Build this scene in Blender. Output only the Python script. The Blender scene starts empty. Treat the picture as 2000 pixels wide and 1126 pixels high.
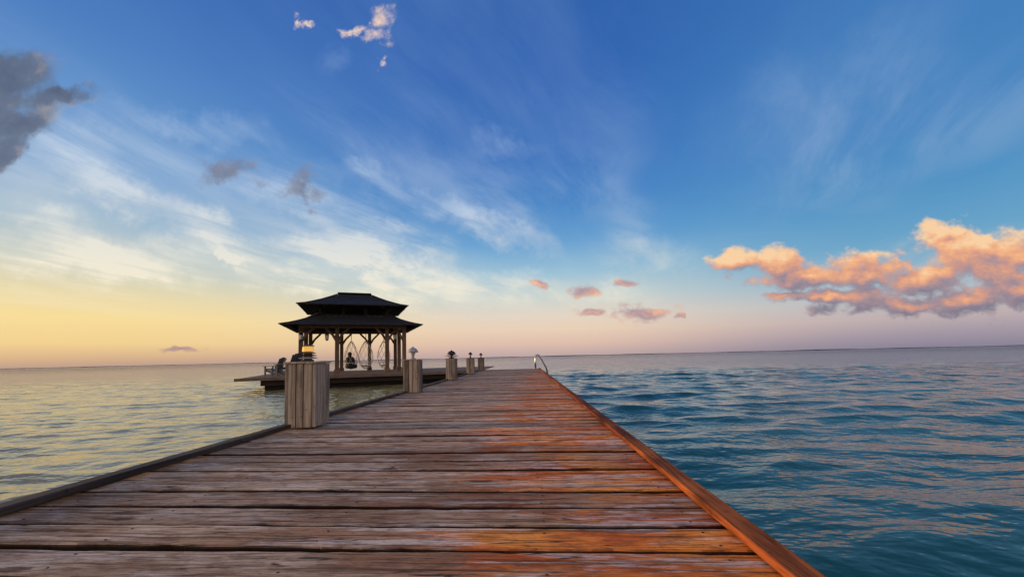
import bpy, math, random
import numpy as np
from mathutils import Vector, Matrix
random.seed(7); np.random.seed(11)
R = math.radians
scene = bpy.context.scene
C = scene.collection

# ------------------------------------------------------------------ camera
cam_d = bpy.data.cameras.new('camera'); cam = bpy.data.objects.new('camera', cam_d); C.objects.link(cam)
cam_d.lens = 14.4; cam_d.sensor_width = 36; cam_d.shift_y = 0.039
cam_d.clip_start = 0.05; cam_d.clip_end = 30000
CM = Matrix.Rotation(R(1.7), 3, 'Z') @ Matrix.Rotation(R(94.0), 3, 'X') @ Matrix.Rotation(R(-1.32), 3, 'Z')
cam.matrix_world = Matrix.Translation((0, 0, 0.55)) @ CM.to_4x4()
scene.camera = cam
scene.view_settings.view_transform = 'Standard'
scene.view_settings.look = 'None'
scene.view_settings.exposure = 0

def lin(c):
    o = []
    for v in c:
        v = v / 255.0
        o.append(v / 12.92 if v <= 0.04045 else ((v + 0.055) / 1.055) ** 2.4)
    return (o[0], o[1], o[2], 1.0)

def sky(px, py):           # heading of a cloud -> (tan azimuth, tan elevation)
    d = CM @ Vector(((px - 1000) / 800, (641 - py) / 800, -1))
    return d.x / d.y, d.z / d.y

# ------------------------------------------------------------------ node helper
class NT:
    def __init__(s, nt):
        s.nt = nt; nt.nodes.clear()
    def n(s, t): return s.nt.nodes.new(t)
    def put(s, sock, v):
        if hasattr(v, 'is_linked'): s.nt.links.new(v, sock)
        else: sock.default_value = v
    def m(s, op, a, b=None, c=None, clamp=False):
        n = s.n('ShaderNodeMath'); n.operation = op; n.use_clamp = clamp
        for i, v in enumerate((a, b, c)):
            if v is not None: s.put(n.inputs[i], v)
        return n.outputs[0]
    def v(s, op, a, b=None, c=None):
        n = s.n('ShaderNodeVectorMath'); n.operation = op
        if a is not None: s.put(n.inputs[0], a)
        if b is not None: s.put(n.inputs[1], b)
        if c is not None: s.put(n.inputs[2], c)
        return n.outputs['Value'] if op in ('LENGTH', 'DOT_PRODUCT') else n.outputs[0]
    def scale(s, a, f):
        n = s.n('ShaderNodeVectorMath'); n.operation = 'SCALE'
        s.put(n.inputs[0], a); s.put(n.inputs['Scale'], f); return n.outputs[0]
    def sep(s, a):
        n = s.n('ShaderNodeSeparateXYZ'); s.put(n.inputs[0], a); return n.outputs
    def comb(s, x, y, z=0.0):
        n = s.n('ShaderNodeCombineXYZ')
        for i, q in enumerate((x, y, z)): s.put(n.inputs[i], q)
        return n.outputs[0]
    def sm(s, x, a, b, to0=0.0, to1=1.0):
        n = s.n('ShaderNodeMapRange'); n.interpolation_type = 'SMOOTHSTEP'
        for k, q in zip(('Value', 'From Min', 'From Max', 'To Min', 'To Max'), (x, a, b, to0, to1)): s.put(n.inputs[k], q)
        return n.outputs[0]
    def noise(s, vec, sc=1.0, det=4.0, ro=0.5, dist=0.0, color=False, dim='3D'):
        n = s.n('ShaderNodeTexNoise'); n.noise_dimensions = dim; s.put(n.inputs['Vector'], vec)
        n.inputs['Scale'].default_value = sc; n.inputs['Detail'].default_value = det
        n.inputs['Roughness'].default_value = ro; n.inputs['Distortion'].default_value = dist
        return n.outputs['Color'] if color else n.outputs[0]
    def mix(s, f, a, b, blend='MIX'):
        n = s.n('ShaderNodeMix'); n.data_type = 'RGBA'; n.blend_type = blend
        s.put(n.inputs[0], f); s.put(n.inputs[6], a); s.put(n.inputs[7], b)
        return n.outputs[2]
    def ramp(s, f, stops, interp='LINEAR'):
        n = s.n('ShaderNodeValToRGB'); cr = n.color_ramp; cr.interpolation = interp
        while len(cr.elements) < len(stops): cr.elements.new(0.5)
        for e, (p, c) in zip(cr.elements, stops): e.position = p
        for e, (p, c) in zip(cr.elements, stops): e.color = c
        s.put(n.inputs[0], f); return n.outputs[0]
    def mapping(s, vec, loc=(0, 0, 0), rot=(0, 0, 0), sc=(1, 1, 1), typ='POINT'):
        n = s.n('ShaderNodeMapping'); n.vector_type = typ; s.put(n.inputs['Vector'], vec)
        n.inputs['Location'].default_value = loc; n.inputs['Rotation'].default_value = rot; n.inputs['Scale'].default_value = sc
        return n.outputs[0]
    def after(s, vec, prev):      # keep the evaluation sequential: vec, nudged by a vanishing amount of the previous result
        return vec if prev is None else s.v('MULTIPLY_ADD', prev, (1e-7, 1e-7, 1e-7), vec)

# ------------------------------------------------------------------ world: dusk sky with clouds
SUN_AZ, SUN_EL = -86.0, 6.0
world = bpy.data.worlds.new('World'); scene.world = world; world.use_nodes = True
try: world.cycles.sampling_method = 'NONE'
except Exception: pass
w = NT(world.node_tree)
tc = w.n('ShaderNodeTexCoord'); D = tc.outputs['Generated']
x, y, z = w.sep(D)
zc = w.m('MAXIMUM', z, 0.0)
hl = w.m('SQRT', w.m('ADD', w.m('MULTIPLY', x, x), w.m('MULTIPLY', y, y)))
saz = w.m('DIVIDE', x, w.m('MAXIMUM', hl, 0.001))
def rs(l, k=1.0):
    o = []
    for p, c in l:
        q = lin(c); o.append((p, (q[0] * k, q[1] * k, q[2] * k, 1)))
    return o
center = w.ramp(zc, rs([(0, (186, 164, 164)), (.03, (220, 188, 172)), (.065, (232, 206, 182)), (.10, (226, 212, 195)), (.145, (200, 210, 207)), (.20, (154, 192, 213)),
                        (.27, (104, 160, 208)), (.35, (74, 134, 197)), (.45, (58, 114, 187)), (.58, (49, 100, 177)), (.72, (44, 93, 167)), (1, (40, 84, 158))]))
left = w.ramp(zc, rs([(0, (186, 156, 140)), (.013, (212, 174, 138)), (.04, (240, 207, 144)), (.085, (246, 219, 152)), (.125, (231, 215, 168)), (.18, (196, 203, 195)),
                      (.25, (160, 186, 206)), (.33, (124, 164, 207)), (.42, (96, 145, 201)), (.52, (77, 125, 191)), (.65, (56, 102, 176)), (1, (40, 84, 154))]))
right = w.ramp(zc, rs([(0, (136, 130, 150)), (.025, (162, 150, 164)), (.055, (190, 174, 176)), (.09, (184, 186, 192)), (.13, (146, 179, 199)), (.19, (104, 162, 199)),
                       (.28, (78, 144, 195)), (.38, (70, 132, 191)), (.5, (66, 125, 187)), (.65, (53, 107, 175)), (1, (40, 86, 156))]))
col = w.mix(w.sm(saz, -0.05, -0.80), center, left)
col = w.mix(w.sm(saz, 0.10, 0.72), col, right)
back = w.ramp(zc, rs([(0, (214, 184, 168)), (.2, (232, 206, 188)), (.5, (216, 204, 198)), (1, (130, 158, 200))], 1.3))
col = w.mix(w.sm(y, 0.0, -0.5), col, back)

def BG(c):
    n = w.n('ShaderNodeBackground'); w.put(n.inputs[0], c); n.inputs[1].default_value = 1.0; return n.outputs[0]
def MS(f, a, b):
    n = w.n('ShaderNodeMixShader'); w.put(n.inputs[0], f); w.nt.links.new(a, n.inputs[1]); w.nt.links.new(b, n.inputs[2]); return n.outputs[0]

# gnomonic coordinates around the pier's heading
is_front = w.m('GREATER_THAN', y, 0.22)
is_front = w.m('MULTIPLY', is_front, w.m('GREATER_THAN', z, 0.0))
yy = w.m('MAXIMUM', y, 0.05)
pa = w.m('DIVIDE', x, yy); pb = w.m('DIVIDE', z, yy)
P = w.comb(pa, pb)
front = w.sm(y, 0.24, 0.4)

# cirrus: fibres on a high flat layer, running toward a heading right of the pier
za = w.m('ADD', zc, 0.09)
Q = w.comb(w.m('DIVIDE', x, za), w.m('DIVIDE', y, za))
Qr = w.mapping(Q, rot=(0, 0, R(18)))
wq = w.noise(Qr, 0.55, 2, .45, color=True, dim='2D')
Qw = w.v('ADD', Qr, w.scale(w.v('SUBTRACT', wq, (.5, .5, .5)), 0.9))
fib1 = w.noise(w.v('MULTIPLY', Qw, (1.9, .62, 1)), 1.0, 7, .64, 0, dim='2D')
fib2 = w.noise(w.v('MULTIPLY', Qw, (5.5, 1.5, 1)), 1.0, 5, .68, 0, dim='2D')
big = w.noise(w.v('MULTIPLY', Qr, (.8, .45, 1)), 1.0, 3, .55, dim='2D')
fib = w.m('ADD', w.m('MULTIPLY', fib1, .70), w.m('MULTIPLY', fib2, .30))
fs = w.sm(fib, .34, .68)
gen = w.m('MULTIPLY', w.m('MULTIPLY', fs, w.sm(big, .40, .70)), w.m('MULTIPLY', w.m('MULTIPLY', w.sm(z, .05, .16), w.sm(z, .60, .34, .36, 1)), w.sm(saz, .9, -.4, .16, .46)))
wn = w.noise(P, 5.0, 5, .66, color=True, dim='2D')
Pw = w.v('ADD', P, w.scale(w.v('SUBTRACT', wn, (.5, .5, .5)), 0.16))
streaks = [ (140,325,330,420,30,.78), (300,405,520,505,34,.82), (-40,470,470,515,38,1.0), (480,480,930,535,38,.95), (810,375,1070,495,26,.62),
  (375,478,500,522,12,.95), (190,195,600,300,28,.5), (700,432,850,458,16,.55), (1400,440,1880,0,80,.24), (560,310,820,385,24,.48),
  (600,560,1000,582,24,.6), (0,240,260,330,50,.5), (930,240,1040,300,24,.32), (620,110,690,140,30,.22),
  (1300,330,1620,120,60,.18), (1180,480,1420,540,36,.32), (450,330,720,440,38,.46), (550,470,760,560,26,.5), (0,410,200,440,30,.6), (560,420,860,520,30,.52),
  (-60,510,420,540,26,.85), (420,530,760,552,22,.7), (830,566,1280,548,20,.5), (-100,300,300,330,110,.32) ]
angs = (-25, -15, -5, 42); PR = {}
acc = None
for q in angs: PR[q] = w.mapping(Pw, rot=(0, 0, R(-q)))
for i, (x1, y1, x2, y2, wd, wt) in enumerate(streaks):
    a1, b1 = sky(x1, y1); a2, b2 = sky(x2, y2)
    L = math.hypot(a2 - a1, b2 - b1) / 2 * 1.3; Wd = wd / 800 * 1.7
    an = math.degrees(math.atan2(b2 - b1, a2 - a1)); q = min(angs, key=lambda t: abs(t - an))
    cr = Matrix.Rotation(R(-q), 2) @ Vector(((a1 + a2) / 2, (b1 + b2) / 2))
    base = w.after(PR[q], acc) if i % 5 == 4 else PR[q]
    l = w.v('LENGTH', w.v('MULTIPLY_ADD', base, (1 / L, 1 / Wd, 0), (-cr.x / L, -cr.y / Wd, 0)))
    v_ = w.sm(l, 1.0, 0.0, 0.0, wt * 1.25)
    acc = v_ if acc is None else w.m('ADD', acc, v_)
streak_a = w.m('MULTIPLY', acc, w.m('ADD', w.m('MULTIPLY', fs, .76), .20))
ca = w.m('MULTIPLY', w.m('MINIMUM', w.m('ADD', streak_a, gen), .84), front)
ccol = w.ramp(zc, rs([(0, (238, 196, 156)), (.07, (251, 233, 198)), (.14, (250, 238, 212)), (.22, (237, 233, 220)), (.35, (196, 212, 230)), (.6, (146, 180, 224)), (1, (120, 160, 210))]))
col1 = w.mix(ca, col, ccol)

def blobfield(Pv, blobs, k, prev=None):
    cur = None
    for i, b in enumerate(blobs):
        cx, cy, rx, ry = b[:4]
        a0, b0 = sky(cx, cy); rx *= 1.1 / 800; ry *= 1.1 / 800
        base = w.after(Pv, cur) if i % 4 == 3 else Pv
        l = w.v('LENGTH', w.v('MULTIPLY_ADD', base, (1 / rx, 1 / ry, 0), (-a0 / rx, -b0 / ry, 0)))
        cur = l if cur is None else w.m('SMOOTH_MIN', cur, l, k)
    return cur
big_or = [(1440,514,64,26),(1525,514,70,32),(1585,538,104,31),(1690,537,114,37),(1790,546,120,39),(1845,456,68,31),(1915,488,124,46),(1985,512,110,56),
          (1620,577,150,16),(1545,573,76,11),(1760,594,160,19),(1900,584,180,32),(2010,566,120,54)]
small = [(1145,566,30,15),(1220,549,28,9),(1253,612,62,21),(1165,615,42,12),(1050,554,18,5),(1338,619,26,6),(350,681,60,8),(1650,374,32,6)]
mass = [(10,150,130,84),(-40,215,120,100),(110,188,92,36),(30,238,96,52),(8,292,46,48)]
wisps = [(440,338,74,34),(592,367,46,36)]
top = [(744,36,34,46),(735,66,42,26),(690,55,30,13),(600,38,22,9),(746,120,13,12)]
def soft(col, blobs, n, wv, amp, warp, k, stops, edge, op, gv):
    f = blobfield(w.v('ADD', P, w.scale(wv, warp)), blobs, k)
    d = w.m('ADD', w.m('SUBTRACT', 1.0, f), w.m('MULTIPLY', w.m('SUBTRACT', n, .5), amp))
    al = w.m('MULTIPLY', w.sm(d, 0.0, edge), op)
    sh = w.m('ADD', w.m('MULTIPLY', w.m('SUBTRACT', n, .5), gv[0]), w.m('ADD', w.m('MULTIPLY', d, gv[1]), gv[2]), clamp=True)
    return w.mix(al, col, w.ramp(sh, rs(stops)))
half = (.5, .5, .5)
# low small clouds
nS = w.noise(w.v('MULTIPLY', P, (1, 1.6, 1)), 20, 5, .6, dim='2D')
wS = w.v('SUBTRACT', w.noise(P, 12, 2, .5, color=True, dim='2D'), half)
sS = BG(soft(col1, small, nS, wS, 1.8, .045, .1, [(0, (144, 122, 142)), (.45, (180, 142, 148)), (.8, (228, 164, 136)), (1, (246, 184, 144))], .65, .82, (2.4, 0, .45)))
# grey and peach clouds high on the left
nG = w.noise(w.v('MULTIPLY', P, (1, 1.25, 1)), 9, 7, .6, dim='2D')
nT = w.noise(P, 17, 6, .62, dim='2D')
wG = w.v('SUBTRACT', w.noise(P, 9, 4, .6, color=True, dim='2D'), half)
gs = [(0, (80, 92, 116)), (.5, (102, 112, 134)), (1, (186, 176, 172))]
cG = soft(col1, mass, nG, wG, 1.2, .11, .35, gs, .6, .94, (1.6, -.55, .70))
cG = soft(cG, wisps, nT, wG, 1.8, .11, .2, [(0, (96, 106, 132)), (1, (160, 162, 176))], .9, .86, (1.2, -.2, .42))
cG = soft(cG, top, nT, wG, 2.0, .12, .2, [(0, (176, 180, 202)), (.5, (216, 200, 200)), (1, (252, 218, 190))], 1.1, .88, (.8, .8, .3))
sG = BG(cG)
# large lit bank on the right
def bigdens(Pv, n, wv):
    f = blobfield(w.v('ADD', Pv, w.scale(wv, .05)), big_or, .2)
    return w.m('ADD', w.m('SUBTRACT', 1.0, f), w.m('MULTIPLY', w.m('SUBTRACT', n, .5), 1.95))
wB = w.v('SUBTRACT', w.noise(P, 13, 3, .55, color=True, dim='2D'), half)
nC = w.noise(w.v('MULTIPLY', P, (1, 1.6, 1)), 12, 7, .6, dim='2D')
d1 = bigdens(P, nC, wB)
P2 = w.v('ADD', w.after(P, d1), (-.013, .022, 0))
nD = w.noise(w.v('MULTIPLY', P2, (1, 1.6, 1)), 12, 5, .57, dim='2D')
d2 = bigdens(P2, nD, wB)
vb = w.m('MULTIPLY', w.m('SUBTRACT', pb, .180), 4.0)
sh = w.m('ADD', w.m('ADD', w.m('MULTIPLY', w.m('SUBTRACT', d1, d2), .52), vb), .48, clamp=True)
cc = w.ramp(sh, rs([(0, (124, 118, 138)), (.28, (160, 134, 144)), (.52, (212, 150, 128)), (.75, (246, 174, 122)), (1, (255, 210, 158))]))
sB = BG(w.mix(w.m('MULTIPLY', w.sm(d1, -.03, .56), .92), col1, cc))
in_r = w.m('MULTIPLY', w.m('GREATER_THAN', pa, .392), w.m('LESS_THAN', pb, .40))
in_l = w.m('MULTIPLY', w.m('LESS_THAN', pa, 0.0), w.m('GREATER_THAN', pb, .355))
surf = MS(is_front, BG(col), MS(in_r, MS(in_l, sS, sG), sB))

nish = w.n('ShaderNodeTexSky'); nish.sky_type = 'NISHITA'; nish.sun_disc = False
nish.sun_elevation = R(SUN_EL); nish.sun_rotation = R(SUN_AZ)
bg2 = w.n('ShaderNodeBackground'); w.put(bg2.inputs[0], nish.outputs[0]); bg2.inputs[1].default_value = 0.003
ad = w.n('ShaderNodeAddShader'); w.nt.links.new(surf, ad.inputs[0]); w.nt.links.new(bg2.outputs[0], ad.inputs[1])
wo = w.n('ShaderNodeOutputWorld'); w.nt.links.new(ad.outputs[0], wo.inputs[0])

sun_d = bpy.data.lights.new('sun', 'SUN'); sun = bpy.data.objects.new('sun', sun_d); C.objects.link(sun)
sun_d.energy = 3.8; sun_d.angle = R(10); sun_d.color = (1.0, .62, .32)
sd = Vector((math.sin(R(SUN_AZ)) * math.cos(R(SUN_EL)), math.cos(R(SUN_AZ)) * math.cos(R(SUN_EL)), math.sin(R(SUN_EL))))
sun.rotation_euler = sd.to_track_quat('Z', 'Y').to_euler()

# ------------------------------------------------------------------ materials
def new_mat(name):
    m = bpy.data.materials.new(name); m.use_nodes = True
    t = NT(m.node_tree)
    b = t.n('ShaderNodeBsdfPrincipled'); o = t.n('ShaderNodeOutputMaterial')
    t.nt.links.new(b.outputs[0], o.inputs[0])
    return m, t, b
def bump(t, b, h, strength, dist):
    n = t.n('ShaderNodeBump'); n.inputs['Strength'].default_value = strength; t.put(n.inputs['Distance'], dist)
    t.put(n.inputs['Height'], h); t.nt.links.new(n.outputs[0], b.inputs['Normal']); return n
def coords(t, kind='Object'): return t.n('ShaderNodeTexCoord').outputs[kind]
def attr(t, name):
    n = t.n('ShaderNodeAttribute'); n.attribute_name = name; return n.outputs['Fac']

def simple(name, c, rough=.6, var=.25, sc=8.0, metal=0.0, emit=None):
    m, t, b = new_mat(name)
    nz = t.noise(coords(t), sc, 4, .6)
    cc = t.mix(t.sm(nz, .3, .7), tuple(v * (1 - var) for v in c) + (1,), tuple(min(1, v * (1 + var)) for v in c) + (1,))
    t.put(b.inputs['Base Color'], cc); b.inputs['Roughness'].default_value = rough; b.inputs['Metallic'].default_value = metal
    bump(t, b, nz, .25, .004)
    if emit:
        b.inputs['Emission Color'].default_value = emit[0] + (1,); b.inputs['Emission Strength'].default_value = emit[1]
    return m

def wood(name, ca, cb, axis, rough=.75, streak=.5, bumps=.5, rv=.35, spec=.3):
    m, t, b = new_mat(name)
    rn = attr(t, 'rnd')
    v = t.v('ADD', coords(t), t.comb(t.m('MULTIPLY', rn, 17.3), t.m('MULTIPLY', rn, 41.7), t.m('MULTIPLY', rn, 29.1)))
    hi, lo = 42, 2.2
    sc = [hi, hi, hi]; sc[axis] = lo
    g = t.noise(t.v('MULTIPLY', v, tuple(sc)), 1, 6, .65, .4)
    br = t.noise(v, 3.0, 4, .55)
    f = t.m('ADD', t.m('MULTIPLY', br, .7), t.m('MULTIPLY', rn, rv))
    c = t.mix(t.sm(f, .3, .75), ca + (1,), cb + (1,))
    dk = t.sm(g, .62, .36, 0, streak)
    c = t.mix(dk, c, tuple(q * .18 for q in ca) + (1,))
    sp = t.noise(v, 26, 3, .6)
    c = t.mix(t.sm(sp, .60, .74, 0, .55), c, tuple(q * .2 for q in ca) + (1,))
    t.put(b.inputs['Base Color'], c); b.inputs['Roughness'].default_value = rough
    b.inputs['Specular IOR Level'].default_value = spec
    bump(t, b, g, bumps, .006)
    return m

def deck_material():
    m, t, b = new_mat('deck_boards')
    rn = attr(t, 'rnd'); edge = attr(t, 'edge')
    co = t.mapping(coords(t), rot=(0, 0, R(2.2)))
    rx_ = t.m('FRACT', t.m('MULTIPLY', rn, 7.31)); rz_ = t.m('FRACT', t.m('MULTIPLY', rn, 23.7))
    v = t.v('ADD', co, t.comb(t.m('MULTIPLY', rn, 37.0), t.m('MULTIPLY', rn, 3.1)))
    xs_ = t.sep(co)[0]
    # knots bend the grain around them
    vo = t.n('ShaderNodeTexVoronoi'); vo.voronoi_dimensions = '2D'; t.put(vo.inputs['Vector'], t.v('MULTIPLY', v, (2.0, 5.6, 1))); vo.inputs['Scale'].default_value = 1
    pick = t.sm(t.sep(vo.outputs['Color'])[0], .62, .64)
    bend = t.m('MULTIPLY', t.sm(vo.outputs['Distance'], .36, .0), pick)
    wav = t.m('SUBTRACT', t.noise(t.v('MULTIPLY', v, (1.3, 3, 1)), 1, 2, .5, dim='2D'), .5)
    vw = t.v('ADD', v, t.comb(0.0, t.m('ADD', t.m('MULTIPLY', wav, .045), t.m('MULTIPLY', bend, .026))))
    g1 = t.noise(t.v('MULTIPLY', vw, (1.2, 50, 1)), 1, 6, .66, 0, dim='2D')
    g2 = t.noise(t.v('MULTIPLY', vw, (7, 200, 1)), 1, 4, .68, 0, dim='2D')
    br = t.noise(t.v('MULTIPLY', v, (1.7, 4.5, 1)), 1, 5, .62, dim='2D')
    br2 = t.noise(t.v('MULTIPLY', v, (2.2, 9, 1)), 1, 6, .70, dim='2D')
    mot = t.noise(t.v('MULTIPLY', v, (12, 36, 1)), 1, 5, .74, dim='2D')
    # long drying cracks
    ck = t.noise(t.v('MULTIPLY', vw, (1.3, 22, 1)), 1, 3, .5, dim='2D')
    crack = t.m('MULTIPLY', t.sm(t.m('ABSOLUTE', t.m('SUBTRACT', ck, .5)), .018, .005), t.sm(br2, .50, .58))
    # variation along one board only (the same across its width)
    along = t.noise(t.comb(t.m('MULTIPLY', xs_, 1.1), t.m('MULTIPLY', rn, 83.0)), 1, 3, .55, dim='2D')
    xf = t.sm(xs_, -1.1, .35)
    # weathered boards, greyer left where kerb shade is painted in, each a little different
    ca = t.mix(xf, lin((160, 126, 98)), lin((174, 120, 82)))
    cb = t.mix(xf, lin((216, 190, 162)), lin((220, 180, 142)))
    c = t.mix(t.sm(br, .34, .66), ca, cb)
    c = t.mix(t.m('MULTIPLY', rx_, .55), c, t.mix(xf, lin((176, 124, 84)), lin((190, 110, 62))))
    # raking warm sunlight painted in as orange toward the right, in random patches
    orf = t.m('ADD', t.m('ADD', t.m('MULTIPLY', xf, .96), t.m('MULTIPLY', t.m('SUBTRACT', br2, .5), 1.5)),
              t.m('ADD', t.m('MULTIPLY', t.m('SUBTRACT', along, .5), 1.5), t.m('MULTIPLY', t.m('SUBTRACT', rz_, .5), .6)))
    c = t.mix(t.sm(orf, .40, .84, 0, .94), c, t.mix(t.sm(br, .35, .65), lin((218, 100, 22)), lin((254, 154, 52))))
    # bleached, lichen-pale patches
    bl = t.m('MULTIPLY', t.sm(t.noise(t.v('MULTIPLY', v, (1.9, 16, 1)), 1, 6, .76, dim='2D'), .51, .60), t.m('ADD', t.m('MULTIPLY', xf, .28), .40))
    c = t.mix(bl, c, lin((234, 222, 212)))
    # blotches, grain, cracks
    c = t.mix(t.sm(mot, .54, .36, 0, .44), c, lin((88, 52, 34)))
    c = t.mix(t.sm(g1, .49, .36, 0, .68), c, lin((64, 35, 22)))
    c = t.mix(t.sm(g2, .50, .38, 0, .46), c, lin((70, 43, 29)))
    c = t.mix(t.m('MULTIPLY', crack, .9), c, (.012, .008, .006, 1))
    kd = t.m('ADD', vo.outputs['Distance'], t.m('MULTIPLY', t.m('SUBTRACT', mot, .5), .14))
    kn = t.m('MULTIPLY', t.sm(kd, .14, .06), pick)
    c = t.mix(t.m('MULTIPLY', kn, .8), c, lin((62, 32, 22)))
    # every board a bit lighter or darker; its sides and arrises darkened with painted gap shade
    c = t.mix(1.0, c, t.mix(rz_, (.74, .71, .69, 1), (1.32, 1.29, 1.22, 1)), 'MULTIPLY')
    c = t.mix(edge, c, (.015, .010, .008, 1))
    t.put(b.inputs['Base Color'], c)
    t.put(b.inputs['Roughness'], t.sm(g1, .3, .7, .88, .7))
    t.put(b.inputs['Specular IOR Level'], t.m('MULTIPLY', t.m('SUBTRACT', 1.0, edge), .25))
    h = t.m('ADD', g1, t.m('ADD', t.m('MULTIPLY', g2, .35), t.m('ADD', t.m('MULTIPLY', mot, .4), t.m('MULTIPLY', t.m('ADD', kn, crack), -.5))))
    bump(t, b, h, .85, .007)
    return m

def water_material():
    m, t, b = new_mat('sea_water')
    co = coords(t)
    n1 = t.noise(t.mapping(co, rot=(0, 0, R(12)), sc=(.55, 1.0, 1)), 1.5, 4, .54, .2, dim='2D')
    n2 = t.noise(t.mapping(co, rot=(0, 0, R(-16)), sc=(.5, 1.0, 1)), 5.5, 3, .52, 0, dim='2D')
    h = t.m('ADD', t.m('MULTIPLY', n1, 1.0), t.m('MULTIPLY', n2, .27))
    far = t.v('LENGTH', co)
    bump(t, b, h, 1.0, t.m('ADD', t.sm(far, 9.0, 60.0, .065, .24), t.sm(far, 45.0, 300.0, 0.0, .6)))
    br = t.noise(co, .08, 3, .6, dim='2D')
    deep = t.mix(t.sm(br, .35, .65), (.010, .072, .060, 1), (.018, .104, .082, 1))
    gold_refl = t.mix(t.sm(br, .35, .65), (.22, .18, .072, 1), (.26, .21, .086, 1))      # golden sky reflection painted into the water colour left of the pier
    c = t.mix(t.sm(t.sep(co)[0], .5, -4.0), deep, gold_refl)
    c = t.mix(t.sm(far, 40.0, 500.0), c, (.020, .072, .100, 1))                        # open deep water farther out
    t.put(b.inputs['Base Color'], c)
    t.put(b.inputs['Specular IOR Level'], t.sm(far, 18.0, 320.0, .5, .20))             # ruffled sea mirrors less
    b.inputs['Roughness'].default_value = .05; b.inputs['IOR'].default_value = 1.333
    return m

M = {}
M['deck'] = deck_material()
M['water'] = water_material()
M['kerb_r'] = wood('kerb_orange_wood', lin((126, 62, 30))[:3], lin((190, 108, 56))[:3], 1, .9, .8, .9, .35, .15)
M['kerb_l'] = wood('kerb_grey_wood', lin((54, 46, 42))[:3], lin((90, 78, 70))[:3], 1, .85, .6)
M['bollard'] = wood('bollard_weathered_wood', lin((106, 92, 80))[:3], lin((174, 156, 138))[:3], 2, .9, .52, .9, .55, .2)
M['gaz_wood'] = wood('gazebo_timber', lin((88, 68, 55))[:3], lin((122, 99, 82))[:3], 2, .8, .3)
M['plat_deck'] = wood('platform_boards', lin((96, 80, 70))[:3], lin((132, 108, 92))[:3], 1, .8, .5)
M['dark_wood'] = wood('dark_wet_timber', lin((30, 25, 23))[:3], lin((46, 38, 34))[:3], 0, .7, .5)
M['pile'] = wood('piling_timber', lin((60, 50, 42))[:3], lin((86, 72, 60))[:3], 2, .85, .6)
M['shingle'] = wood('dark_shingles', (.016, .015, .019), (.036, .033, .039), 2, .8, .5)
M['dark_metal'] = simple('dark_bronze_metal', (.035, .03, .028), .45, .3, 20, .6)
M['pale_metal'] = simple('pale_painted_metal', (.27, .27, .29), .5, .2, 20)
M['steel'] = simple('stainless_steel', (.45, .46, .48), .22, .1, 30, 1.0)
M['amber'] = simple('amber_glass', (.70, .36, .06), .2, .2, 25, 0, ((1.0, .56, .12), .5))
M['milk'] = simple('milky_glass', (.55, .55, .52), .25, .1, 20)
M['rope'] = simple('white_rope', (.62, .60, .58), .8, .15, 40)
M['cushion'] = simple('pale_cushion', (.35, .33, .32), .9, .12, 15)
M['cushion_dark'] = simple('dark_cushion', (.02, .02, .024), .9, .2, 15)
M['grey_wood'] = simple('grey_painted_wood', (.075, .085, .10), .6, .1, 12)
M['navy_wood'] = simple('navy_painted_wood', (.016, .024, .042), .6, .2, 12)
M['shore'] = simple('hazy_shore', (.035, .048, .085), 1.0, .3, .02)

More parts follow.
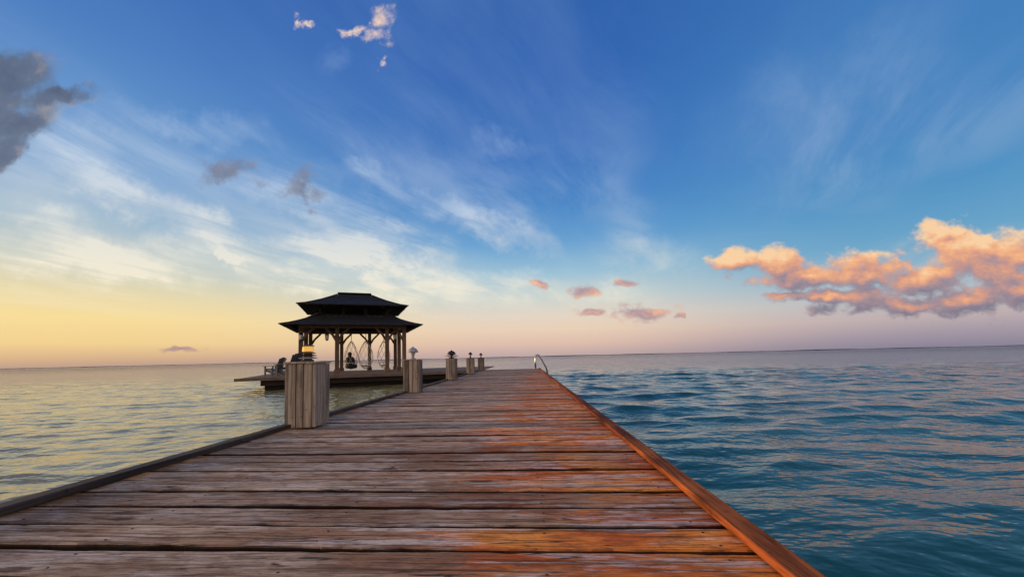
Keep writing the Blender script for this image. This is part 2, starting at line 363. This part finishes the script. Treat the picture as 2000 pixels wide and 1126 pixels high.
# ------------------------------------------------------------------ mesh builder
class MB:
    def __init__(s): s.v = []; s.f = []; s.r = []; s.e = []
    def add(s, vs, fs, r=None, e=None):
        o = len(s.v); r = random.random() if r is None else r
        s.v += [tuple(q) for q in vs]; s.f += [tuple(i + o for i in q) for q in fs]; s.r += [r] * len(fs); s.e += (e or [0.0] * len(fs)); return s
    def box(s, c, d, rz=0, M4=None, r=None):
        cx, cy, cz = c; a, b, h = d[0] / 2, d[1] / 2, d[2] / 2
        vs = [Vector((sx * a, sy * b, sz * h)) for sz in (-1, 1) for sx, sy in ((-1, -1), (1, -1), (1, 1), (-1, 1))]
        if M4 is None: M4 = Matrix.Rotation(rz, 3, 'Z')
        vs = [M4 @ q + Vector(c) for q in vs]
        return s.add(vs, [(3, 2, 1, 0), (4, 5, 6, 7), (0, 1, 5, 4), (1, 2, 6, 5), (2, 3, 7, 6), (3, 0, 4, 7)], r)
    def beam(s, p, q, wd, ht, r=None):
        p, q = Vector(p), Vector(q); d = q - p; L = d.length; d.normalize()
        up = Vector((0, 0, 1)) if abs(d.z) < .95 else Vector((0, 1, 0))
        sd_ = d.cross(up).normalized(); u2 = sd_.cross(d).normalized()
        M3 = Matrix((d, sd_, u2)).transposed()
        return s.box((p + q) / 2, (L, wd, ht), M4=M3, r=r)
    def tube(s, path, rad, n=8, caps=True):
        path = [Vector(q) for q in path]; vs = []; fs = []
        prev = None
        for i, q in enumerate(path):
            t = (path[min(i + 1, len(path) - 1)] - path[max(i - 1, 0)]).normalized()
            if prev is None:
                a = t.orthogonal().normalized()
            else:
                a = (prev - t * prev.dot(t)).normalized()
            prev = a; bq = t.cross(a)
            rr = rad[i] if isinstance(rad, (list, tuple)) else rad
            for k in range(n):
                an = 2 * math.pi * k / n; vs.append(q + (a * math.cos(an) + bq * math.sin(an)) * rr)
        for i in range(len(path) - 1):
            for k in range(n):
                fs.append((i * n + k, i * n + (k + 1) % n, (i + 1) * n + (k + 1) % n, (i + 1) * n + k))
        if caps:
            fs.append(tuple(range(n - 1, -1, -1))); o = (len(path) - 1) * n; fs.append(tuple(range(o, o + n)))
        return s.add(vs, fs)
    def lathe(s, prof, c=(0, 0, 0), n=20, e=0.0):
        vs = []; fs = []
        for (r_, z_) in prof:
            for k in range(n):
                an = 2 * math.pi * (k + .5) / n; vs.append((c[0] + r_ * math.cos(an), c[1] + r_ * math.sin(an), c[2] + z_))
        for i in range(len(prof) - 1):
            for k in range(n):
                fs.append((i * n + k, i * n + (k + 1) % n, (i + 1) * n + (k + 1) % n, (i + 1) * n + k))
        fs.append(tuple(range(n - 1, -1, -1))); o = (len(prof) - 1) * n; fs.append(tuple(range(o, o + n)))
        return s.add(vs, fs, e=[e] * len(fs))
    def build(s, name, mat, parent=None, smooth=False, bevel=0):
        me = bpy.data.meshes.new(name); me.from_pydata(s.v, [], s.f)
        at = me.attributes.new('rnd', 'FLOAT', 'FACE'); at.data.foreach_set('value', s.r)
        if any(s.e):
            at = me.attributes.new('edge', 'FLOAT', 'FACE'); at.data.foreach_set('value', s.e)
        if smooth: me.polygons.foreach_set('use_smooth', [True] * len(me.polygons))
        me.materials.append(mat); me.update()
        o = bpy.data.objects.new(name, me); C.objects.link(o)
        if parent: o.parent = parent
        if bevel:
            bv = o.modifiers.new('bevel', 'BEVEL'); bv.width = bevel; bv.segments = 2; bv.limit_method = 'ANGLE'
        return o
def thing(name, loc=(0, 0, 0), rz=0, label='', cat='', group=None):
    o = bpy.data.objects.new(name, None); C.objects.link(o); o.location = loc; o.rotation_euler = (0, 0, rz); o.empty_display_size = .1
    o['label'] = label; o['category'] = cat
    if group: o['group'] = group
    return o

# ------------------------------------------------------------------ water
WZ = -0.5
def axis(n0, n1, step, grow, far):
    a = list(np.arange(n0, n1 + 1e-6, step)); d = step; q = a[-1]
    while q < far: d *= grow; q += d; a.append(q)
    lo = []; d = step; q = n0
    while q > -far: d *= grow; q -= d; lo.append(q)
    return np.array(lo[::-1] + a)
ax_ = axis(-10, 13, .065, 1.04, 9000); ay_ = axis(-1, 22, .05, 1.03, 9000)
X, Y = np.meshgrid(ax_, ay_); DX = np.gradient(ax_)[None, :]; DY = np.gradient(ay_)[:, None]
Z = np.zeros_like(X); GX = np.zeros_like(X); GY = np.zeros_like(X)
lee = np.clip((X + 5.0) / 5.5, 0, 1); lee = lee * lee * (3 - 2 * lee)                     # the pier shelters the left side
for i in range(88):
    lam = .26 * (3.6 / .26) ** (i / 87.0) * random.uniform(.93, 1.07)
    th = random.gauss(R(100), R(23)); k = 2 * math.pi / lam; kx, ky = k * math.cos(th), k * math.sin(th)
    sl = .0145 if lam < .55 else (.026 if lam < 1.4 else .010)
    A = sl / k; ph = random.uniform(0, 6.28)
    att = np.clip(1.6 - (np.abs(kx) * DX) / 1.2, 0, 1) * np.clip(1.6 - (np.abs(ky) * DY) / 1.2, 0, 1)
    att = att * ((.42 + .58 * lee) if lam > .55 else (1.15 - .20 * lee))
    pz = kx * X + ky * Y + ph
    Z += att * A * np.cos(pz); GX -= att * A * .9 * np.sin(pz) * math.cos(th); GY -= att * A * .9 * np.sin(pz) * math.sin(th)
ny, nx = X.shape
vv = np.stack([X + GX, Y + GY, Z + WZ], -1).reshape(-1, 3)
ii = np.arange(ny * nx).reshape(ny, nx)
ff = np.stack([ii[:-1, :-1], ii[:-1, 1:], ii[1:, 1:], ii[1:, :-1]], -1).reshape(-1, 4)
me = bpy.data.meshes.new('water'); me.vertices.add(len(vv)); me.vertices.foreach_set('co', vv.ravel())
me.loops.add(ff.size); me.loops.foreach_set('vertex_index', ff.ravel().astype(np.int32))
me.polygons.add(len(ff)); me.polygons.foreach_set('loop_start', np.arange(0, ff.size, 4, dtype=np.int32))
me.polygons.foreach_set('use_smooth', np.ones(len(ff), dtype=bool)); me.update(calc_edges=True); me.validate()
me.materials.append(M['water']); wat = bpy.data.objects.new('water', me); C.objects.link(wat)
wat['kind'] = 'structure'; wat['label'] = 'calm teal sea with small ripples stretching to the horizon'; wat['category'] = 'sea'

# thin low shore / reef on the horizon
mb = MB(); sx = np.arange(-3400, 3500, 22.0); pts = []
for q in sx:
    hgt = 1.0 + (2.6 if q > -1100 else 1.0) * abs(math.sin(q * .0071) * math.sin(q * .0023 + 1)) + random.uniform(0, .8)
    pts.append((q, 2200 + 60 * math.sin(q * .002), hgt))
vs = []; fs = []
for (q, yq, h) in pts: vs += [(q, yq, WZ - 1), (q, yq + 8, h), (q, yq + 40, WZ - 1)]
for i in range(len(pts) - 1):
    a = i * 3; fs += [(a, a + 3, a + 4, a + 1), (a + 1, a + 4, a + 5, a + 2)]
mb.add(vs, fs); o = mb.build('distant_shore', M['shore']); o['kind'] = 'structure'; o['label'] = 'thin dark line of low distant shore along the horizon'; o['category'] = 'shore'

# ------------------------------------------------------------------ pier
XL, XR, YE = -2.02, .69, 18.8
pier = thing('pier', (0, 0, 0), 0, 'long weathered plank pier running from the foreground out over the sea', 'pier')
mb = MB(); sk = math.tan(R(2.2)); yq = -1.2
while yq < YE - .05:
    wd = random.uniform(.153, .165)
    gap = random.uniform(.010, .017); dz = random.uniform(-.005, .003)
    x0 = XL + random.uniform(-.004, .012); x1 = XR - .012 + random.uniform(-.012, .004)
    NS = 44; vs = []; fs = []; es = []
    p0 = random.uniform(0, 6.28); p1 = random.uniform(0, 6.28)
    nick0 = nick1 = 0.0
    for j in range(NS + 1):                       # boards with slightly wavering, worn and splintered edges
        xx = x0 + (x1 - x0) * j / NS
        nick0 = random.uniform(.004, .009) if random.random() < .07 else nick0 * .4
        nick1 = random.uniform(.004, .009) if random.random() < .07 else nick1 * .4
        e0 = .0025 * math.sin(xx * 3.1 + p0) + random.uniform(-.0015, .0015) + nick0; e1 = .0025 * math.sin(xx * 2.7 + p1) + random.uniform(-.0015, .0015) - nick1
        ya, yb = yq - sk * xx + e0, yq + wd - sk * xx + e1
        zt = dz + .002 * math.sin(xx * 2.1 + p1)
        c_ = random.uniform(.005, .008)
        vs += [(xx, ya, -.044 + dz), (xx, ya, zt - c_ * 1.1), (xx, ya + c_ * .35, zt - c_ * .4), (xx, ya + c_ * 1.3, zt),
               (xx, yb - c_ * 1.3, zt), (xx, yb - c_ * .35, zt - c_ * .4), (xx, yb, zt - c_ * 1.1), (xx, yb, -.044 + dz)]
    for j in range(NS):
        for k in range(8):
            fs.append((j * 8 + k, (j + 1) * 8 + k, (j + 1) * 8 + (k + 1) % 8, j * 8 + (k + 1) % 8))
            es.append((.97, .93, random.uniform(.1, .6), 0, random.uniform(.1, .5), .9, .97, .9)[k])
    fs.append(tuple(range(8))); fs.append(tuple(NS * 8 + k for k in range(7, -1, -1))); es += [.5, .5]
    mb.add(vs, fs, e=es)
    if yq < 7.5:                                  # nail heads over the joists
        for jx in (-1.86, -1.35, -.66, .05, .54):
            for fy in (.24, .76):
                if random.random() < .88:
                    xx = jx + random.uniform(-.012, .012); r_ = random.uniform(.0035, .0048)
                    mb.lathe([(r_, -.004), (r_, .0006), (r_ * .6, .0014)], (xx, yq + wd * (fy + random.uniform(-.05, .05)) - sk * xx, dz + .002 * math.sin(xx * 2.1 + p1)), 8, .95)
    yq += wd + gap
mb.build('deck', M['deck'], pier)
def kerb(xa, xb, h):
    mb = MB(); yk = -1.0
    while yk < YE - .1:
        ye = min(yk + random.uniform(3.4, 4.2), YE - .1)
        mb.box(((xa + xb) / 2 + random.uniform(-.0015, .0015), (yk + ye) / 2, .006 + h / 2), (xb - xa, ye - yk - .004, h)); yk = ye
    return mb
kerb(-2.02, -1.945, .034).build('kerb_rail', M['kerb_l'], pier, bevel=.006)
kerb(.608, .680, .026).build('kerb_rail', M['kerb_r'], pier, bevel=.004)['label'] = 'orange brown kerb rail'
for xx in (XL + .03, XR - .045):
    MB().box((xx, (YE - 1) / 2, -.145), (.05, YE + .9, .19)).build('fascia', M['dark_wood'], pier)
for xx in (-1.35, -.66, .05):
    MB().box((xx, (YE - 1) / 2, -.152), (.05, YE + .8, .19)).build('joist', M['dark_wood'], pier)
MB().box(((XL + XR) / 2, YE - .06, -.149), (XR - XL - .14, .05, .185)).build('fascia', M['dark_wood'], pier)
for yq in np.arange(-.6, 18.9, 3.55):
    for xx in (XL + .22, XR - .22):
        MB().lathe([(.13, -3), (.125, -.06)], (xx, float(yq), 0), 14).build('piling', M['pile'], pier, smooth=True)

# ------------------------------------------------------------------ gazebo and platform
GC = Vector((-8.62, 20.53, 0)); GR = R(23)
plat = thing('gazebo_platform', tuple(GC), GR, 'dark low wooden platform in the water carrying the gazebo, left of the pier', 'platform')
mb = MB(); yl = -4.6
while yl < 4.2:
    xr = (6.54 + .3907 * yl) / .9205
    mb.box(((-4.1 + xr) / 2, yl + .07, -.045), (xr + 4.1, .134, .04)); yl += .142
mb.build('deck', M['plat_deck'], plat)
MB().box((.85, -4.42, -.19), (8.3, .08, .25)).build('fascia', M['dark_wood'], plat)
MB().box((-3.25, -.2, -.19), (.08, 8.3, .25)).build('fascia', M['dark_wood'], plat)
MB().box((.45, -4.635, -.055), (9.1, .05, .11)).build('edge_board', M['plat_deck'], plat)
MB().box((.9, -4.1, -.36), (8.2, .2, .4)).build('crossbeam', M['dark_wood'], plat)
for xx in (-3.0, -.2, 2.6, 5.0):
    for yy_ in (-3.9, 0, 3.6):
        MB().lathe([(.16, -3), (.15, -.08)], (xx, yy_, 0), 14).build('piling', M['pile'], plat, smooth=True)

gaz = thing('gazebo', tuple(GC), GR, 'two-tiered hip-roofed timber gazebo standing on a platform left of the pier', 'gazebo')
def roof(prof, rows, step):
    mb = MB()
    def at(t):
        t *= len(prof) - 1; i = min(int(t), len(prof) - 2); q = t - i
        return prof[i][0] + (prof[i + 1][0] - prof[i][0]) * q, prof[i][1] + (prof[i + 1][1] - prof[i][1]) * q
    for k in range(rows):
        s0, z0 = at(k / rows); s1, z1 = at(min(1, (k + 1.15) / rows))
        nseg = 30
        for side in range(4):
            ca, sa = math.cos(side * math.pi / 2), math.sin(side * math.pi / 2)
            for j in range(nseg):
                a0, a1 = -1 + 2 * j / nseg, -1 + 2 * (j + 1) / nseg
                dz = random.uniform(0, .012); e = random.uniform(0, .03)
                pts = [(a0 * (s0 + e), -(s0 + e), z0 + step + dz), (a1 * (s0 + e), -(s0 + e), z0 + step + dz), (a1 * s1, -s1, z1), (a0 * s1, -s1, z1),
                       (a0 * (s0 + e), -(s0 + e), z0 - .01), (a1 * (s0 + e), -(s0 + e), z0 - .01)]
                vs = [(px * ca - py * sa, px * sa + py * ca, pz) for px, py, pz in pts]
                mb.add(vs, [(0, 1, 2, 3), (4, 5, 1, 0)])
    s0, z0 = prof[0]; s1, z1 = prof[-1]
    u = [(-s0, -s0, z0 - .01), (s0, -s0, z0 - .01), (s0, s0, z0 - .01), (-s0, s0, z0 - .01), (-s1, -s1, z1 - .07), (s1, -s1, z1 - .07), (s1, s1, z1 - .07), (-s1, s1, z1 - .07)]
    mb.add(u, [(0, 1, 5, 4), (1, 2, 6, 5), (2, 3, 7, 6), (3, 0, 4, 7)])
    for sx_, sy_ in ((-1, -1), (1, -1), (1, 1), (-1, 1)):                       # hip caps
        for (a, b) in zip(prof[:-1], prof[1:]):
            mb.beam((sx_ * a[0], sy_ * a[0], a[1] + .02), (sx_ * b[0], sy_ * b[0], b[1] + .02), .14, .05)
    return mb
lower = [(2.94, 2.15), (2.6, 2.24), (2.3, 2.35), (2.0, 2.48), (1.6, 2.74)]
upper = [(2.36, 3.10), (2.05, 3.18), (1.75, 3.30), (1.4, 3.45), (1.05, 3.63), (.80, 3.77)]
roof(lower, 7, .02).build('lower_roof', M['shingle'], gaz)
ur = roof(upper, 8, .02).build('upper_roof', M['shingle'], gaz)
MB().box((0, 0, 3.88), (1.56, 1.56, .04)).box((0, 0, 3.82), (1.36, 1.36, .10)).build('ridge_cap', M['shingle'], ur, bevel=.008)
mb = MB()
for s_ in (-1, 1):
    mb.box((0, s_ * 2.2, 2.115), (4.6, .13, .15)); mb.box((s_ * 2.2, 0, 2.118), (.13, 4.2, .15))
mb.build('ring_beam', M['gaz_wood'], gaz)
mb = MB()
for k in range(9):
    q = -2.2 + k * .55
    for s_ in (-1, 1):
        mb.beam((q, s_ * 2.7, 2.15), (q * .7, s_ * 1.6, 2.63), .06, .08); mb.beam((s_ * 2.7, q, 2.15), (s_ * 1.6, q * .7, 2.63), .06, .08)
mb.build('rafters', M['dark_wood'], gaz)
for q in np.linspace(-1.5, 1.5, 4):
    pts = [(q, -1.5), (q, 1.5)] + ([(-1.5, q), (1.5, q)] if abs(q) < 1.4 else [])
    for (a, b) in pts:
        MB().box((a, b, 2.93), (.12, .12, .54)).build('neck_post', M['dark_wood'], gaz)
MB().box((0, 0, 2.62), (3.1, .12, .12)).box((0, 0, 2.623), (.12, 3.0, .12)).box((0, 1.5, 2.61), (3.0, .1, .12)).box((0, -1.5, 2.61), (3.0, .1, .12)).build('tie_beam', M['dark_wood'], gaz)
hs = 2.2
posts = [(-hs, -hs), (-hs + 1.46, -hs), (hs - .78, -hs), (hs, -hs), (-hs, hs), (-hs + 1.55, hs), (-hs + 3.0, hs), (hs, hs), (hs, .1), (-hs, -.1)]
def brace(p0, axis_, s_):                          # slightly curved knee brace in two pieces
    a, b = p0
    pts = [(.04, 1.46), (.20, 1.74), (.50, 2.05)]
    pts = [((a + s_ * q, b, zq) if axis_ == 0 else (a, b + s_ * q, zq)) for q, zq in pts]
    MB().beam(pts[0], pts[1], .10, .10).beam(pts[1], pts[2], .097, .097).build('brace', M['gaz_wood'], gaz)
for (a, b) in posts:
    p_ = MB().box((a, b, 1.02), (.175, .175, 2.04)).build('post', M['gaz_wood'], gaz, bevel=.008)
    MB().box((a, b, .09), (.25, .25, .18)).build('post_base', M['gaz_wood'], p_, bevel=.008)
    for s_ in (-1, 1):
        if abs(b) > 2 and abs(a + s_ * .4) < 2.25: brace((a, b), 0, s_)
        if abs(a) > 2 and abs(b + s_ * .4) < 2.25: brace((a, b), 1, s_)

def gw(a, b, zz=0.0):
    v_ = Matrix.Rotation(GR, 3, 'Z') @ Vector((a, b, 0)); return (GC.x + v_.x, GC.y + v_.y, zz)

# hanging lanterns
def hang_lantern(a, b, dx, label, turn=0.0):
    t = thing('hanging_lantern', gw(a, b, 1.62), GR + turn, label, 'lantern', 'lanterns hung on the gazebo posts')
    MB().tube([(-dx * .9, 0, .25), (-dx * .6, 0, .34), (-dx * .2, 0, .34), (0, 0, .28), (0, 0, .2)], .012, 6).build('bracket', M['dark_metal'], t)
    MB().lathe([(.015, .23), (.03, .2), (.10, .12), (.11, .105)], n=6).build('lantern_roof', M['dark_metal'], t)
    MB().lathe([(.06, -.09), (.085, .10)], n=6).build('glass', M['milk'], t)
    mb = MB()
    for k in range(6):
        an = math.pi / 3 * (k + .5); mb.tube([(.063 * math.cos(an), .063 * math.sin(an), -.1), (.09 * math.cos(an), .09 * math.sin(an), .11)], .009, 5)
    mb.lathe([(.02, -.15), (.075, -.11), (.07, -.09)], n=6); mb.build('cage', M['dark_metal'], t)
hang_lantern(-hs + .02, -hs - .26, .26, 'small dark lantern hung on the leftmost corner post of the gazebo', R(-90))
hang_lantern(-hs + 1.46 - .42, -hs, -.36, 'small dark lantern left of the front post second from the left')
hang_lantern(hs - .42, -hs, -.36, 'small dark lantern between the two front posts at the right of the gazebo')

# hanging egg chairs
def egg_chair(wx, wy, rz, label, dark):
    t = thing('hanging_chair', (wx, wy, 0), rz, label, 'hanging chair', 'rope chairs hung in the gazebo')
    def prof(u):   # u 0 bottom .. 1 top
        return .33 * math.sin(math.pi * min(1, u ** .8 * .96 + .02)) ** .8, .14 + 1.38 * u
    mb = MB(); na = 8
    for sgn in (-1, 1):
        for k in range(na):
            pth = []
            for i in range(25):
                u = i / 24; r_, z_ = prof(u); an = 2 * math.pi * k / na + sgn * u * 2.3
                pth.append((r_ * math.cos(an), r_ * math.sin(an), z_))
            mb.tube(pth, .0065, 5)
    mb.build('net', M['rope'], t, smooth=True)
    mb = MB()
    for an in (R(-35), R(145)):
        mb.tube([(prof(i / 24)[0] * 1.03 * math.cos(an), prof(i / 24)[0] * 1.03 * math.sin(an), prof(i / 24)[1]) for i in range(25)], .015, 8)
    mb.tube([(prof(.22)[0] * math.cos(a), prof(.22)[0] * math.sin(a), prof(.22)[1]) for a in np.linspace(0, 6.2832, 25)], .013, 8, False)
    mb.build('frame', M['rope'], t, smooth=True)
    MB().tube([(0, 0, 1.5), (0, 0, 2.57)], .014, 6).build('chain', M['dark_metal'], t)
    if dark:
        MB().lathe([(.05, .16), (.24, .18), (.29, .26), (.27, .36), (.05, .41)], n=20).build('seat_cushion', M['cushion_dark'], t, smooth=True)
        MB().lathe([(.05, .36), (.23, .40), (.25, .55), (.19, .70), (.10, .76), (.03, .78)], (-.06, .04, 0), 16).build('back_cushion', M['cushion_dark'], t, smooth=True)
        MB().lathe([(.02, .74), (.085, .78), (.11, .87), (.085, .96), (.02, 1.0)], (-.08, .05, 0), 14).build('head_cushion', M['cushion_dark'], t, smooth=True)
    else:
        MB().lathe([(.05, .24), (.19, .25), (.24, .28), (.22, .31), (.05, .32)], n=20).build('seat_cushion', M['cushion'], t, smooth=True)
egg_chair(-8.60, 20.1, .3, 'hanging rope chair with dark cushions, leftmost of three in the gazebo', True)
egg_chair(-7.95, 20.3, .9, 'white net hanging chair between the dark-cushioned one and the right one', False)
egg_chair(-7.25, 20.9, 1.5, 'white net hanging chair nearest the right-hand gazebo posts', False)

# adirondack chairs (face local -x)
def adirondack(loc, rz, mat, label, sc=1.0):
    t = thing('adirondack_chair', loc, rz, label, 'chair'); t.scale = (sc, sc, sc)
    mb = MB()
    for k in range(6):
        u = k / 5; mb.box((-.26 + .52 * u, 0, .40 - .13 * u), (.09, .54, .022), M4=Matrix.Rotation(R(14), 3, 'Y'))
    mb.build('seat', mat, t)
    mb = MB()
    for k in range(5):
        yk = (k - 2) * .115; top_ = .80 + .12 * math.cos((k - 2) * .55)
        mb.beam((.22, yk * .85, .24), (.22 + (top_ - .1) * .46, yk * 1.12, .12 + top_), .10, .022)
    mb.beam((.36, -.27, .5), (.36, .27, .5), .03, .07)
    mb.build('backrest', mat, t)
    for s_ in (-1, 1):
        MB().box((-.02, s_ * .34, .56), (.74, .12, .025)).build('armrest', mat, t)
        MB().box((-.30, s_ * .30, .275), (.10, .03, .55)).build('leg', mat, t)
        MB().beam((-.36, s_ * .265, .36), (.56, s_ * .265, .03), .03, .12).build('leg', mat, t)
        MB().box((.30, s_ * .30, .42), (.05, .03, .27)).build('arm_post', mat, t)
adirondack((-9.85, 16.75, -.022), R(-12), M['navy_wood'], 'dark navy slatted lounge chair facing left at the platform edge', .9)
adirondack((-10.85, 17.45, -.022), R(-5), M['grey_wood'], 'grey slatted lounge chair left of the dark one at the platform edge', .76)

# ------------------------------------------------------------------ bollard lights
BW, BH = .262, .55
labs = ['nearest weathered bollard with amber-topped louvred lamp', 'second bollard along the pier, topped by a pale domed lamp', 'bollard carrying a dark lamp with wide flat plates beneath its dome',
        'slim looking far bollard, second from the pier end, with small dark lamp', 'farthest small bollard beside the pier end, with small dark lamp']
for i, yb in enumerate((3.50, 6.83, 10.46, 14.1, 17.5)):
    t = thing('bollard_light', (-1.876, yb, 0.003), 0, labs[i], 'bollard light', 'wooden bollard lights along the pier')
    mb = MB(); mb.box((0, 0, BH / 2), (BW - .05, BW - .05, BH - .03))
    for side in range(4):
        M3 = Matrix.Rotation(side * math.pi / 2, 3, 'Z'); ws = [.52, .48] if side % 2 else [.34, .30, .36]; q = -BW / 2 + (.0 if side % 2 else .026); full = BW - (0 if side % 2 else .052)
        for f in ws:
            wd = f * full
            mb.box(M3 @ Vector((q + wd / 2, -BW / 2 + .012 + random.uniform(0, .005), BH / 2 - .006)), (wd - .009, .024, BH - .022 - random.uniform(0, .012)), M4=M3); q += wd
    mb.build('post', M['bollard'], t, bevel=.003)
    MB().box((0, 0, BH - .009), (BW + .012, BW + .012, .018)).build('cap', M['bollard'], t, bevel=.004)
    if i == 0:
        lp = MB().box((0, 0, BH + .008), (.07, .07, .016)).box((0, 0, BH + .045), (.038, .038, .08)).build('lamp', M['dark_metal'], t, bevel=.002)
        for k, wv in enumerate((.112, .102, .092)):
            MB().lathe([(.04, .010), (wv * .66, .001), (wv * .70, -.001), (wv * .7, -.005), (.045, .0)], (0, 0, BH + .030 + k * .021), 4).build('louvre', M['pale_metal'] if k == 0 else M['dark_metal'], lp)
        MB().lathe([(.045, -.024), (.048, -.018), (.044, .016), (.038, .022)], (0, 0, BH + .109), 8).build('glass', M['amber'], lp)
        MB().lathe([(.052, 0), (.046, .006), (.018, .014)], (0, 0, BH + .132), 8).build('lamp_cap', M['dark_metal'], lp)
    else:
        mt = M['pale_metal'] if i == 1 else M['dark_metal']; k = {1: 1.0, 2: 1.2, 3: .8, 4: .85}[i]
        lp = MB().lathe([(.055 * k, 0), (.05 * k, .012), (.024, .02), (.022, .09)], (0, 0, BH), 16).build('lamp', mt, t, smooth=True)
        MB().lathe([(.032 * k, .07), (.042 * k, .1), (.04 * k, .13)], (0, 0, BH), 14).build('glass', M['milk'], lp, smooth=True)
        MB().lathe([(.088 * k, .112), (.086 * k, .13), (.074 * k, .155), (.054 * k, .178), (.028 * k, .192), (.014, .198), (.014, .208), (.004, .214)], (0, 0, BH), 18).build('shade', mt, lp, smooth=True)
        if i == 2:
            for q, wv in ((.025, .27), (.065, .36), (.1, .26)):
                MB().lathe([(.05, .012), (wv * .5, .002), (wv * .5, -.010), (.05, -.004)], (0, 0, BH + q), 14).build('plate', mt, lp)

# ------------------------------------------------------------------ swim ladder
lad = thing('swim_ladder', (0, 18.3, 0), 0, 'curved steel ladder rails at the far right end of the pier', 'ladder')
for yq in (-.3, .3):
    ctrl = [(.46, 0), (.46, .3), (.462, .48), (.475, .56), (.51, .61), (.565, .63), (.62, .61), (.68, .54), (.80, .33), (.93, .08), (.98, -.06), (1.0, -.3), (1.0, -1.3)]
    MB().tube([(a, yq, b) for a, b in ctrl], .032, 10).build('rail', M['steel'], lad, smooth=True)
    MB().lathe([(.065, .002), (.065, .014), (.04, .022)], (.46, yq, 0), 14).build('flange', M['steel'], lad, smooth=True)
for zq in (-.3, -.58, -.86):
    MB().box((1.0, 0, zq), (.08, .6, .03)).build('rung', M['steel'], lad)
